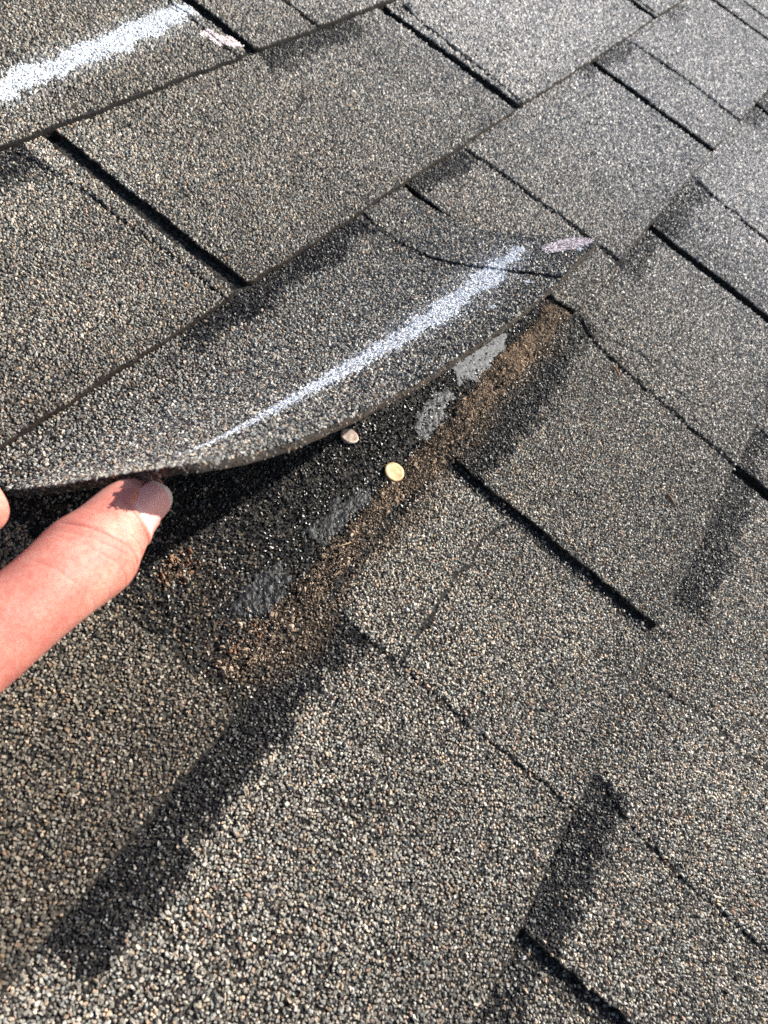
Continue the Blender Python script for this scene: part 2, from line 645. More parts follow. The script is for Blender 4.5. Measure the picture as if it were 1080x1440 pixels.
        if (k, i) == (0, 1):
            dust = sstep(2.0, .6, np.abs(y - 30.7 - .085 * (x - 30)) / 9.0) * sstep(156, 140, x) * (.25 + .75 * fbm(x, y, 8, 107)) * RNG.uniform(.2, 1, len(x))
            col = col * (1 - .7 * dust[:, None]) + np.array([.80, .82, .84]) * .7 * dust[:, None]
        r = sizes(len(x), d)
        h = r * RNG.uniform(.55, 1.0, len(x))
        z = surf_z(k, x, y)
        pos = np.stack([x, y, z], 1)
        nrm = np.tile(np.array([[0, 0, 1.0]]), (len(x), 1))
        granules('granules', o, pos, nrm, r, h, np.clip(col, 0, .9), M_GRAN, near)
    return o


def visible_tab(k, i):
    xa, xb = SLOTS[k][i][0], SLOTS[k][i + 1][0]
    gx, gy = np.meshgrid(np.linspace(xa, xb, 20), np.linspace(edge_y(k, xa), edge_y(k - 1, xa), 12))
    return in_vis(np.stack([gx.ravel(), gy.ravel()], 1)).any()


TABS = {}
for k in sorted(SLOTS):
    for i in range(len(SLOTS[k]) - 1):
        if (k, i) == LIFTED or not visible_tab(k, i):
            continue
        TABS[(k, i)] = make_tab(k, i)


# the course below the last one, seen only through the slots
def make_lower(k, x0, x1):
    mb = MB()
    yt = float(edge_y(k - 1, 0.))
    hx = np.linspace(x0, x1, 60)
    hy = yt + np.linspace(129, -60, 40)
    HX, HY = np.meshgrid(hx, hy)
    yt2, yb2 = edge_y(k - 1, HX), edge_y(k, HX)
    HZ = TH * (yt2 - HY) / (yt2 - yb2) + (vnoise(HX, HY, 95, 11) - .5) * 1.3 + (vnoise(HX, HY, 38, 12) - .5) * .5
    mb.grid(np.stack([HX, HY, HZ], -1), flip=True)
    mb.grid(np.stack([np.stack([hx, HY[-1], HZ[-1]], -1), np.stack([hx, HY[-1], HZ[-1] - 4], -1)]), flip=True)
    return mb.build('shingle', M_ASPH, roof, True)


LOWER = make_lower(5, -304, 1)


# stones on the shingle that shows through a slot
def slot_granules(k, i, parent, y0, y1, dark=.72):
    a, b = SLOTS[k][i]
    p = hexpts(min(a, b) - HW - .5, max(a, b) + HW + .5, y0, y1, 1.3)
    p = p[in_vis(p)]
    if len(p) == 0 or parent is None:
        return
    p = p[RNG.uniform(0, 1, len(p)) > .25]
    x, y = p[:, 0], p[:, 1]
    yt, yb = edge_y(k, x), (edge_y(k + 1, x))
    z = TH * (yt - y) / (yt - yb) + (vnoise(x, y, 95, 11) - .5) * 1.3 + (vnoise(x, y, 38, 12) - .5) * .5
    r = sizes(len(x), 1.2)
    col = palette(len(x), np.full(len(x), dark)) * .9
    granules('granules', parent, np.stack([x, y, z], 1), np.tile(np.array([[0, 0, 1.0]]), (len(x), 1)), r, r * .7, col, M_GRAN, True)


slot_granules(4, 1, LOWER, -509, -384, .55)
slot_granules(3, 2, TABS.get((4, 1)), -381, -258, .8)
slot_granules(1, 1, None, 0, 0)

# ------------------------------------------------------------------ the lifted tab
LS = np.linspace(-152, 152, 9)
LA = np.array([1.0, .855, .775, .722, .672, .622, .588, .60, .61])
LAP = np.polyfit(LS / 152.0, LA, 4)
Y1 = -126.6
LLEN = 126.8
LTH = 2.6


def lift(s, t, n=0.0):
    """roof-frame point of the bent tab: s along the course, t down from the hinge, n off its face"""
    s = np.asarray(s, float)
    t = np.asarray(t, float)
    al = np.polyval(LAP, s / 152.0)
    tau = np.interp(s, [-152, 152], [27, 80])
    q = (np.arange(40) + .5) / 40
    A = al[..., None] * sstep(0, 1, q * t[..., None] / tau[..., None])
    y = np.cos(A).mean(-1) * t
    z = np.sin(A).mean(-1) * t
    Ae = al * sstep(0, 1, t / tau)
    z0 = .1 + (vnoise(s, Y1 - t, 95, 11) - .5) * 1.3 * sstep(60, 0, t)
    wav = (vnoise(s, t, 60, 91) - .5) * 1.6 * sstep(0, 60, t)
    nn = n + wav
    return np.stack([s, Y1 - y + np.sin(Ae) * nn, z0 + z + np.cos(Ae) * nn], -1), Ae


def lift_step(s, t):
    lx = 104 - 5 * t / 127 + 1.6 * (vnoise(t, 0 * t, 9, 3) - .5) + 2.4 * (vnoise(t, 0 * t, 28, 5) - .5)
    return .85 * sstep(0, .9, s - lx), s - lx


sl0, sl1 = -151.6, 147.5


def lbounds(t):
    return sl0 + wob(t, 301, .5), sl1 + 3.0 * t / 127 + wob(t, 307, .5)


def llow(s):
    return LLEN + wob(s, 313, .5)


nr, nc = 56, 110
U, Vv = np.meshgrid(np.linspace(0, 1, nc), np.linspace(0, 1, nr))
Tt = Vv * LLEN
A_, B_ = lbounds(Tt)
S_ = A_ + (B_ - A_) * U
Tt = Vv * llow(S_)
for dx in (S_ - A_, B_ - S_):
    Tt = Tt - np.where(Vv > .9, 3.0 * np.clip(1 - dx / 6.0, 0, 1) ** 2 * (Vv - .9) / .1, 0)
stp, _ = lift_step(S_, Tt)
topP, _ = lift(S_, Tt, stp)
botP, _ = lift(S_, Tt, -LTH + 0 * Tt)
mb = MB()
mb.grid(topP, flip=True)
mb.grid(botP, flip=False)
e0_ = len(mb.F)
mb.grid(np.stack([topP[-1], (topP[-1] + botP[-1]) / 2 + np.array([0, -.35, -.1]), botP[-1]]), flip=True)
mb.grid(np.stack([topP[:, 0], botP[:, 0]], 1), flip=False)
mb.grid(np.stack([topP[:, -1], botP[:, -1]], 1), flip=True)
e1_ = len(mb.F)
# its head, tucked under the course above
hx = np.linspace(sl0 - 4, sl1 + 4, 50)
hy = Y1 + np.linspace(120, 0, 20)
HX, HY = np.meshgrid(hx, hy)
HZ = surf_z(2, HX, HY) - .1
mb.grid(np.stack([HX, HY, HZ], -1), flip=True)
lifted = mb.build('shingle', M_ASPH, roof, True, [(e0_, e1_)], M_EDGE)
lifted['label'] = 'lifted shingle tab bent up at its corner, crossed by a white chalk line'

CH_T = 89.0


def chalk_half(s):
    return np.interp(s, [-133, -110, -70, -20, 30, 100, 122], [.9, 1.9, 4.0, 6.6, 9.0, 10.8, 8.5])


p = hexpts(sl0 - 2, sl1 + 6, 0, LLEN + 2, 1.25)
s, t = p[:, 0], p[:, 1]
a, b = lbounds(t)
stp, ld = lift_step(s, t)
loss = .05 + .1 * (vnoise(s, t, 14, 43) > .72)
loss = np.where(np.abs(ld + .5) < .9 + .8 * vnoise(s, t, 6, 78), .88, loss)
kp = (s > a + .2) & (s < b - .2) & (t < llow(s) - .3) & (RNG.uniform(0, 1, len(s)) > loss)
s, t, stp = s[kp], t[kp], stp[kp]
dk = np.zeros(len(s))
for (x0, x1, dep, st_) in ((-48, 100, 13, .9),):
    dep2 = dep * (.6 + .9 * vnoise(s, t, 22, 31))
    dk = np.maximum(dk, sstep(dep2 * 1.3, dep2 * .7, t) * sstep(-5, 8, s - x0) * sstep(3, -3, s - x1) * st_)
pos, Ae = lift(s, t, stp)
nrm = np.stack([0 * s, np.sin(Ae), np.cos(Ae)], 1)
col = palette(len(s), dk) * (.68 + .44 * fbm(s, t, 110, 23))[:, None] * np.array([.97, 1.0, 1.05])
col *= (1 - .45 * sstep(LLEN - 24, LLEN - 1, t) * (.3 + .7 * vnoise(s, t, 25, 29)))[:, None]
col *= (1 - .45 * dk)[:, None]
r = sizes(len(s), 1.25)
dust = sstep(2.3, .6, np.abs(t - CH_T - 1.6 * np.sin(s * .035)) / chalk_half(s)) * sstep(-134, -100, s) * sstep(146, 118, s)
dust *= (.25 + .75 * fbm(s, t, 8, 107)) * RNG.uniform(.2, 1, len(s))
col = col * (1 - .75 * dust[:, None]) + np.array([.80, .82, .85]) * .75 * dust[:, None]
granules('granules', lifted, pos, nrm, r, r * RNG.uniform(.55, 1.0, len(s)), np.clip(col, 0, .9), M_GRAN, False)
# stones clinging to the cut edge
se = RNG.uniform(sl0 + 1, sl1 + 2, 700)
ne = -RNG.uniform(.1, LTH, len(se)) ** 1.0
pe, Ae = lift(se, llow(se) - .1, ne)
ne_n = np.stack([0 * se, -np.cos(Ae), np.sin(Ae)], 1)
ce = palette(len(se), np.full(len(se), .7)) * .6 * np.array([1.05, .9, .78])
granules('edge_granules', lifted, pe, ne_n, sizes(len(se), .8), np.full(len(se), .35), ce, M_GRAN, True)
tl = RNG.uniform(8, LLEN - 2, 700)
pe, Ae = lift(lbounds(tl)[0] + .1, tl, -RNG.uniform(.1, LTH, len(tl)))
granules('edge_granules', lifted, pe, np.tile(np.array([[-1.0, 0, 0]]), (len(tl), 1)), sizes(len(tl), .8), np.full(len(tl), .35),
         palette(len(tl), np.full(len(tl), .8)) * .7, M_GRAN, True)


def chalk(name, parent, p, mask, posf, color, label, d=.8):
    k_ = mask(p[:, 0], p[:, 1])
    p = p[k_]
    pos, nrm = posf(p[:, 0], p[:, 1])
    n = len(p)
    r = sizes(n, d) * 1.4
    c = np.array(color) * RNG.uniform(.82, 1.08, (n, 1))
    o = granules(name, parent, pos, nrm, r, r * RNG.uniform(.18, .38, n), np.clip(c, 0, .95), M_CHALK, True)
    del o['kind']
    o['label'] = label
    return o


def lift_pos(s, t):
    st_, _ = lift_step(s, t)
    q, Ae = lift(s, t, st_ + .42 + .2 * vnoise(s, t, 2.0, 7))
    return q, np.stack([0 * s, np.sin(Ae), np.cos(Ae)], 1)


def m_line(s, t):
    c = CH_T + 1.6 * np.sin(s * .035) + np.interp(s, [60, 122], [0, 3])
    hw = chalk_half(s)
    e = np.abs(t - c) / hw + (fbm(s, t, 5, 101) - .5) * 1.1 + (fbm(s * .5, t * 2, 3, 103) - .5) * .5
    thin = np.interp(s, [-133, -60, 40, 90, 122], [.66, .84, .86, .80, .55])
    return (e < thin) & (s > -133) & (s < 130) & (RNG.uniform(0, 1, len(s)) < np.interp(e / thin, [0, .6, 1], [.98, .93, .45]))


chalk('chalk_line', lifted, hexpts(-135, 130, 70, 110, .8), m_line, lift_pos, (.84, .86, .89),
      'white chalk line drawn along the lifted tab')


def m_pinkC(s, t):
    # a short dab near the lower right corner
    d1 = seg_dist(s, t, [(135, 108), (141, 113), (148, 122)])
    return (d1 + (fbm(s, t, 4, 111) - .5) * 5 < 7.0) & (s < 149.8) & (t < LLEN - 2)


chalk('chalk_dab', lifted, hexpts(125, 150.5, 95, 129, .7), m_pinkC, lift_pos, (.93, .79, .79), 'pale pink chalk dab by the corner of the lifted tab', .7)


def m_dots(s, t):
    d = np.minimum(np.hypot(s - 88, t - 113), np.hypot(s - 52, t - 110.5))
    d = np.minimum(d, np.hypot(s - 136, t - 122))
    return d + (vnoise(s, t, 2, 5) - .5) * 2 < 1.9


chalk('chalk_speck', lifted, hexpts(45, 140, 105, 127, .7), m_dots, lift_pos, (.78, .8, .82), 'white chalk specks below the line', .7)

# chalk on the tab higher up
upper = TABS[(0, 1)]


def up_pos(x, y):
    z = surf_z(0, x, y) + .5 + .2 * vnoise(x, y, 2, 9)
    return np.stack([x, y, z], 1), np.tile(np.array([[0, 0, 1.0]]), (len(x), 1))


def m_upline(x, y):
    c = 31.5 + .085 * (x - 30) - .8
    hw = np.interp(x, [-60, 0, 60, 128, 150], [7, 8.0, 9.6, 9.5, 6])
    e = np.abs(y - c) / hw + (fbm(x, y, 7, 121) - .5) * 1.2 + (fbm(x, y, 2.5, 123) - .5) * .6
    gap = sstep(3, 0, np.abs(x - 137 + .25 * (y - 40)))
    return (e + gap * .6 < .82) & (x < 147) & (RNG.uniform(0, 1, len(x)) < np.interp(e, [0, .5, .82], [.97, .9, .45]))


chalk('chalk_line', upper, hexpts(-60, 149, 15, 56, .85), m_upline, up_pos, (.80, .83, .86), 'broad white chalk line drawn across the tab', .85)


def m_pinkA(x, y):
    d1 = seg_dist(x, y, [(137.5, 19), (140, 11), (147, 8), (150.5, 5.5)])
    return (d1 + (fbm(x, y, 4, 131) - .5) * 5 < 4.8) & (x < 149.2)


chalk('chalk_dab', upper, hexpts(128, 149.3, 0, 27, .75), m_pinkA, up_pos, (.93, .79, .77), 'pale pink chalk dab by the slot', .75)

# ------------------------------------------------------------------ what lies bare under the lifted tab
uL, uR = TABS[(3, 1)], TABS[(3, 2)]


def under_z(x, y):
    return surf_z(3, x, y)


p = hexpts(-156, 158, -258, -140, 1.3)
p = p[in_vis(p)]
x, y = p[:, 0], p[:, 1]
loss = .12 + .25 * vnoise(x, y, 16, 141) + .5 * (vnoise(x, y, 5, 143) > .86)
kp = RNG.uniform(0, 1, len(x)) > loss
x, y = x[kp], y[kp]
brown = sstep(-232, -246, y + 9 * (fbm(x, y, 22, 145) - .5)) * (.35 + .65 * vnoise(x, y, 18, 147))
corner = sstep(-95, -135, x) * sstep(-180, -205, y) * (.3 + .6 * vnoise(x, y, 10, 149))
brown = np.clip(np.maximum(brown, corner), 0, 1)
col = palette(len(x), np.clip(.955 - .32 * sstep(-80, -135, x), 0, 1)) * .6
bc = np.array([(.17, .125, .085), (.10, .078, .056), (.26, .19, .125), (.05, .04, .032)])[RNG.choice(4, len(x), p=[.35, .3, .12, .23])]
pk = RNG.uniform(0, 1, len(x)) < brown * .85
col = np.where(pk[:, None], bc, col)
r = sizes(len(x), 1.2)
pos = np.stack([x, y, under_z(x, y)], 1)
nrm = np.tile(np.array([[0, 0, 1.0]]), (len(x), 1))
for par, mk in ((uL, x < 1), (uR, x >= 1)):
    granules('granules', par, pos[mk], nrm[mk], r[mk], (r * RNG.uniform(.55, 1.0, len(x)))[mk], np.clip(col, 0, .9)[mk], M_DARKGRAN, False)

# washed-in dirt along the line where the tab used to rest
p = hexpts(-150, 156, -266, -196, .6)
x, y = p[:, 0], p[:, 1]
yc = np.interp(x, [-150, -100, -30, 40, 110, 150], [-246, -247.5, -247.5, -248.5, -246.5, -245]) + 5 * (fbm(x, 0 * x, 25, 150) - .5)
hw_ = np.interp(x, [-150, -60, 20, 90, 150], [6, 5, 6.5, 7.5, 8]) * (.7 + .6 * vnoise(x, y, 14, 151))
e = sstep(1.35, .5, np.abs(y - yc) / hw_)
e = e * np.clip(1.9 * fbm(x, y, 8, 155) - .25, .10, 1) * np.interp(x, [-150, -60, 0, 60, 150], [.85, 1.0, 1.15, 1.5, 1.6])
e = np.maximum(e, .9 * sstep(8, 1, np.hypot((x + 131) / 1.5, y + 205)) * vnoise(x, y, 4, 157))
e = np.maximum(e, .9 * sstep(7, 1, np.hypot((x + 133) / 1.3, y + 240)) * vnoise(x, y, 4, 158))
tan_ = np.clip(np.interp(x, [-150, 0, 40, 110, 150], [.45, .55, .75, .9, .75]) * (.4 + 1.1 * vnoise(x, y, 11, 159)), 0, 1)
kp = RNG.uniform(0, 1, len(x)) < e * 1.0
x, y, tan_, e = x[kp], y[kp], tan_[kp], np.clip(e[kp], 0, 1.2)
z = surf_z(3, x, y) + RNG.uniform(0, .5, len(x)) + .95 * e * (.3 + .9 * vnoise(x, y, 5, 161))
lightd = np.array([(.40, .30, .215), (.28, .205, .145), (.50, .39, .285), (.17, .128, .094)])[RNG.choice(4, len(x), p=[.4, .3, .15, .15])]
darkd = np.array([(.125, .098, .074), (.07, .057, .047), (.18, .14, .10), (.04, .035, .031)])[RNG.choice(4, len(x), p=[.35, .3, .15, .2])]
col = np.where((RNG.uniform(0, 1, len(x)) < tan_)[:, None], lightd, darkd) * np.exp(RNG.normal(0, .15, (len(x), 1)))
rust = ((np.hypot((x + 131) / 1.5, y + 205) < 8) | (np.hypot((x + 133) / 1.3, y + 240) < 7)) & (RNG.uniform(0, 1, len(x)) < .38)
col = np.where(rust[:, None], np.array([.30, .15, .085]) * RNG.uniform(.6, 1.2, (len(x), 1)), col)
rr = sizes(len(x), .62) * 1.1
hh_ = RNG.uniform(.2, .5, len(x))
crumb = RNG.uniform(0, 1, len(x)) < .07 * (vnoise(x, y, 6, 163) > .45)         # a few larger crumbs and clods
rr = np.where(crumb, RNG.uniform(.6, 1.5, len(x)), rr)
hh_ = np.where(crumb, rr * .8, hh_)
dirt = granules('dirt', None, np.stack([x, y, z], 1), np.tile(np.array([[0, 0, 1.0]]), (len(x), 1)), rr, hh_, col, M_DIRT, False)
tag(dirt, 'brown gritty dirt collected in a band below the lifted shingle tab', 'dirt')


# sealant dabs on the covered strip
def dab(parent, poly, mat, zh, rough, seed, label, name='sealant_dab', step=.55):
    P_ = np.array(poly, float)
    x0, y0 = P_.min(0) - 1
    x1, y1 = P_.max(0) + 1
    nx, ny = int((x1 - x0) / step), int((y1 - y0) / step)
    X, Y = np.meshgrid(np.linspace(x0, x1, nx), np.linspace(y0, y1, ny))
    px, py = X.ravel(), Y.ravel()
    ins = np.zeros(len(px), bool)
    for (ax_, ay_), (bx, by) in zip(P_, np.roll(P_, -1, 0)):
        ins ^= ((ay_ > py) != (by > py)) & (px < (bx - ax_) * (py - ay_) / (by - ay_ + 1e-9) + ax_)
    ed = seg_dist(px, py, list(map(tuple, P_)) + [tuple(P_[0])])
    sd_ = np.where(ins, ed, -ed) + (fbm(px, py, 5, seed, 4) - .5) * 10.0 + (vnoise(px, py, 1.6, seed + 4) - .5) * 1.2
    H = zh * sstep(-.2, 1.6, sd_) + rough * (fbm(px, py, 2.2, seed + 9) - .5) * sstep(-.5, 2, sd_)
    Z = surf_z(3, px, py) + H - .15
    ok = (sd_ > -.35).reshape(ny, nx)
    idx = -np.ones((ny, nx), int)
    Vt, Ft = [], []
    for i in range(ny - 1):
        for j in range(nx - 1):
            if ok[i, j] and ok[i, j + 1] and ok[i + 1, j] and ok[i + 1, j + 1]:
                q = []
                for (a_, b_) in ((i, j), (i, j + 1), (i + 1, j + 1), (i + 1, j)):
                    if idx[a_, b_] < 0:
                        idx[a_, b_] = len(Vt)
                        n_ = a_ * nx + b_
                        Vt.append((px[n_], py[n_], Z[n_]))
                    q.append(idx[a_, b_])
                Ft.append(tuple(q))
    o = raw_mesh(name, np.array(Vt), Ft, mat, parent, False)
    o['label'] = label
    return o


dab(uR, [(55, -221), (47, -233), (60, -239), (72, -240.5), (96, -238.5), (104, -233), (95, -227), (80, -223)], M_GREY, .75, .45, 171,
    'flat pale grey patch of old sealant')
dab(uR, [(3, -232), (18, -227), (42, -230), (40, -237), (8, -243), (3, -240)], M_TAR2, .62, .7, 181, 'lumpy grey sealant dab')
dab(uL, [(-82, -230), (-66, -228), (-44, -231), (-42, -239), (-60, -242), (-80, -240)], M_TAR, .8, .9, 191, 'glossy black tar dab')
dab(uL, [(-130, -227), (-116, -224), (-100, -231), (-103, -240), (-120, -243), (-130, -237)], M_TAR, .8, 1.2, 201, 'glossy black wrinkled tar dab')


# ------------------------------------------------------------------ roofing nails
def lathe(prof, n=40):
    a = np.linspace(0, 2 * np.pi, n, endpoint=False)
    P_ = np.array([[(r_ * np.cos(q), r_ * np.sin(q), z_) for q in a] for r_, z_ in prof])
    V_, F_ = P_.reshape(-1, 3), []
    for i in range(len(prof) - 1):
        for j in range(n):
            F_.append((i * n + j, i * n + (j + 1) % n, (i + 1) * n + (j + 1) % n, (i + 1) * n + j))
    F_.append(tuple(range((len(prof) - 1) * n, len(prof) * n)))
    return V_, F_


def make_nail(x, y, z, tx, ty, rot, rad, mat, label):
    Mx = Matrix.Translation((x * MM, y * MM, z * MM)) @ Matrix.Rotation(ty, 4, 'Y') @ Matrix.Rotation(tx, 4, 'X') @ Matrix.Rotation(rot, 4, 'Z')
    e = bpy.data.objects.new('roofing_nail', None)
    e.empty_display_size = .005
    COL.objects.link(e)
    e.matrix_world = ROOF @ Mx
    V_, F_ = lathe([(0.6, -1.2), (rad - .5, -1.15), (rad, -.75), (rad, -.15), (rad - .3, .12), (rad - .9, .2), (rad * .5, .12), (.3, .1)])
    V_ = V_ + np.stack([0 * V_[:, 0], 0 * V_[:, 0], .22 * (vnoise(V_[:, 0], V_[:, 1], 2.4, int(rot * 10)) - .5)], 1) * (V_[:, 2:] > 0)
    V_[:, :2] *= 1 + .03 * (vnoise(V_[:, 0], V_[:, 1], 3, 5)[:, None] - .5)
    raw_mesh('nail_head', V_, F_, mat, e, False)
    V_, F_ = lathe([(.15, -24), (1.4, -20), (1.55, -1.0)], 14)
    raw_mesh('nail_shank', V_, F_, mat, e, True)
    tag(e, label, 'nail', 'roofing nails under the lifted tab')
    return e


def mat_nail(name, c1, c2, rough):
    mt, nt, b = new_mat(name)
    tc = N_(nt, 'ShaderNodeTexCoord')
    ns = N_(nt, 'ShaderNodeTexNoise')
    ns.inputs['Scale'].default_value = 420
    ns.inputs['Detail'].default_value = 6
    nt.links.new(tc.outputs['Object'], ns.inputs['Vector'])
    cr = N_(nt, 'ShaderNodeValToRGB')
    cr.color_ramp.elements[0].position = .35
    cr.color_ramp.elements[1].position = .65
    cr.color_ramp.elements[0].color = (*c1, 1)
    cr.color_ramp.elements[1].color = (*c2, 1)
    nt.links.new(ns.outputs['Fac'], cr.inputs[0])
    nt.links.new(cr.outputs[0], b.inputs['Base Color'])
    b.inputs['Metallic'].default_value = .65
    b.inputs['Roughness'].default_value = rough
    bump(nt, b, ns.outputs['Fac'], .0002, .6)
    return mt


M_NAIL = mat_nail('brassy_zinc', (.40, .275, .145), (.52, .38, .22), .62)
M_NAIL2 = mat_nail('shiny_zinc', (.80, .56, .47), (.92, .80, .66), .28)
make_nail(-25.8, -240.2, float(surf_z(3, -25.8, -240.2)) + 1.9, .03, -.05, .3, 4.9, M_NAIL,
          'dull brass-coloured nail head lying in brown dirt, fully in the sun')
make_nail(-26.2, -213.6, float(surf_z(3, -26.2, -213.6)) + 1.5, -.10, .10, 1.3, 4.4, M_NAIL2,
          'shiny pinkish nail head half in the shadow under the lifted tab edge')


# ------------------------------------------------------------------ bits lying on the roof
def tube(path, rad, n=7):
    P_ = np.array(path, float)
    V_, F_ = [], []
    for i, c in enumerate(P_):
        d = P_[min(i + 1, len(P_) - 1)] - P_[max(i - 1, 0)]
        d /= np.linalg.norm(d)
        a = np.cross(d, [0, 0, 1.0])
        a /= np.linalg.norm(a)
        b = np.cross(d, a)
        rr = rad[i] if hasattr(rad, '__len__') else rad
        for q in range(n):
            w = 2 * np.pi * q / n
            V_.append(c + rr * (a * np.cos(w) + b * np.sin(w)))
    for i in range(len(P_) - 1):
        for q in range(n):
            F_.append((i * n + q, i * n + (q + 1) % n, (i + 1) * n + (q + 1) % n, (i + 1) * n + q))
    F_ += [tuple(range(n))[::-1], tuple(range((len(P_) - 1) * n, len(P_) * n))]
    return np.array(V_), F_


def on3(x, y, up=.9):
    return (x, y, float(surf_z(3, x, y)) + up)


o = raw_mesh('straw', *tube([on3(-77.5, -244, 1.2), on3(-75, -245.2, 1.5), on3(-72, -246.6, 1.3), on3(-70.5, -247, 1.0)], [.2, .28, .26, .12]), M_STRAW, None, True)
tag(o, 'tiny yellow straw lying on the brown dirt below the black tar dab', 'straw')
o = raw_mesh('bark_curl', *tube([on3(141.5, -290.5), on3(141, -293.5, 1.6), on3(138.5, -297, 1.8), on3(135.5, -299.5, 1.2)], [.35, .65, .6, .3]), M_BARK, None, True)
tag(o, 'small rust-coloured curl of bark on the tab right of the long slot', 'bark')
o = raw_mesh('leaf_fragment', *tube([on3(83, -355), on3(81, -357.5, 1.5), on3(79, -361, 1.4), on3(78.5, -363, .9)], [.2, .9, .75, .2]), M_LEAF, None, True)
tag(o, 'small brown dead leaf fragment on the tab near the end of the long slot', 'leaf')
# loose pale stones that have come off and lie on top of the others
n = 260
x = RNG.uniform(-240, 160, n)
y = RNG.uniform(-500, -262, n)
p = np.stack([x, y], 1)
p = p[in_vis(p)]
x, y = p[:, 0], p[:, 1]
kk = np.where(y > -383, 3, 4)
z = np.where(kk == 3, surf_z(3, x, y), surf_z(4, x, y)) + .75
col = np.array([(.42, .37, .30), (.34, .26, .19), (.45, .43, .40), (.25, .24, .23)])[RNG.choice(4, len(x))]
loose = granules('loose_granules', roof, np.stack([x, y, z], 1), np.tile(np.array([[0, 0, 1.0]]), (len(x), 1)), RNG.uniform(.55, 1.05, len(x)), RNG.uniform(.45, .85, len(x)), col, M_GRAN, True)


# ------------------------------------------------------------------ the hand
def mat_skin():
    mt, nt, b = new_mat('skin')
    tc = N_(nt, 'ShaderNodeTexCoord')
    n1 = N_(nt, 'ShaderNodeTexNoise')
    n1.inputs['Scale'].default_value = 110
    n1.inputs['Detail'].default_value = 4
    nt.links.new(tc.outputs['Object'], n1.inputs['Vector'])
    cr = N_(nt, 'ShaderNodeValToRGB')
    cr.color_ramp.elements[0].position = .3
    cr.color_ramp.elements[1].position = .72
    cr.color_ramp.elements[0].color = (.56, .19, .15, 1)
    cr.color_ramp.elements[1].color = (.70, .335, .26, 1)
    nt.links.new(n1.outputs['Fac'], cr.inputs[0])
    n2 = N_(nt, 'ShaderNodeTexNoise')
    n2.inputs['Scale'].default_value = 420
    n2.inputs['Detail'].default_value = 3
    nt.links.new(tc.outputs['Object'], n2.inputs['Vector'])
    n3 = N_(nt, 'ShaderNodeTexNoise')
    n3.inputs['Scale'].default_value = 900
    n3.inputs['Detail'].default_value = 4
    nt.links.new(tc.outputs['Object'], n3.inputs['Vector'])
    c3 = N_(nt, 'ShaderNodeValToRGB')
    c3.color_ramp.elements[0].position = .36
    c3.color_ramp.elements[1].position = .6
    c3.color_ramp.elements[0].color = (.90, .70, .66, 1)
    c3.color_ramp.elements[1].color = (1, 1, 1, 1)
    nt.links.new(n3.outputs['Fac'], c3.inputs[0])
    m3 = N_(nt, 'ShaderNodeMix', data_type='RGBA', blend_type='MULTIPLY')
    m3.inputs[0].default_value = .8
    nt.links.new(cr.outputs[0], m3.inputs[6])
    nt.links.new(c3.outputs[0], m3.inputs[7])
    nt.links.new(m3.outputs[2], b.inputs['Base Color'])
    b.inputs['Roughness'].default_value = .52
    b.inputs['Specular IOR Level'].default_value = .32
    b.inputs['Subsurface Weight'].default_value = .55
    b.inputs['Subsurface Radius'].default_value = (1.0, .35, .2)
    b.inputs['Subsurface Scale'].default_value = .0013
    vo = N_(nt, 'ShaderNodeTexVoronoi', feature='DISTANCE_TO_EDGE')
    vo.inputs['Scale'].default_value = 2300
    mp = N_(nt, 'ShaderNodeMapping')
    mp.inputs['Scale'].default_value = (1.0, .55, .8)
    nt.links.new(tc.outputs['Object'], mp.inputs[0])
    nt.links.new(mp.outputs[0], vo.inputs['Vector'])
    mr = N_(nt, 'ShaderNodeMapRange')
    mr.inputs['From Max'].default_value = .22
    nt.links.new(vo.outputs['Distance'], mr.inputs['Value'])
    ad = N_(nt, 'ShaderNodeMath', operation='MULTIPLY_ADD')
    ad.inputs[1].default_value = .55
    nt.links.new(mr.outputs[0], ad.inputs[0])
    nt.links.new(n2.outputs['Fac'], ad.inputs[2])
    bump(nt, b, ad.outputs[0], .00009, .7)
    return mt


def mat_nailplate():
    mt, nt, b = new_mat('fingernail')
    at = N_(nt, 'ShaderNodeAttribute', attribute_name='col')
    nt.links.new(at.outputs['Color'], b.inputs['Base Color'])
    b.inputs['Roughness'].default_value = .4
    b.inputs['Specular IOR Level'].default_value = .3
    b.inputs['Subsurface Weight'].default_value = .3
    b.inputs['Subsurface Radius'].default_value = (1.0, .4, .3)
    b.inputs['Subsurface Scale'].default_value = .001
    tc = N_(nt, 'ShaderNodeTexCoord')
    ns = N_(nt, 'ShaderNodeTexNoise')
    ns.inputs['Scale'].default_value = 300
    nt.links.new(tc.outputs['Object'], ns.inputs['Vector'])
    bump(nt, b, ns.outputs['Fac'], .00008, .6)
    return mt


M_SKIN = mat_skin()
M_FNAIL = mat_nailplate()


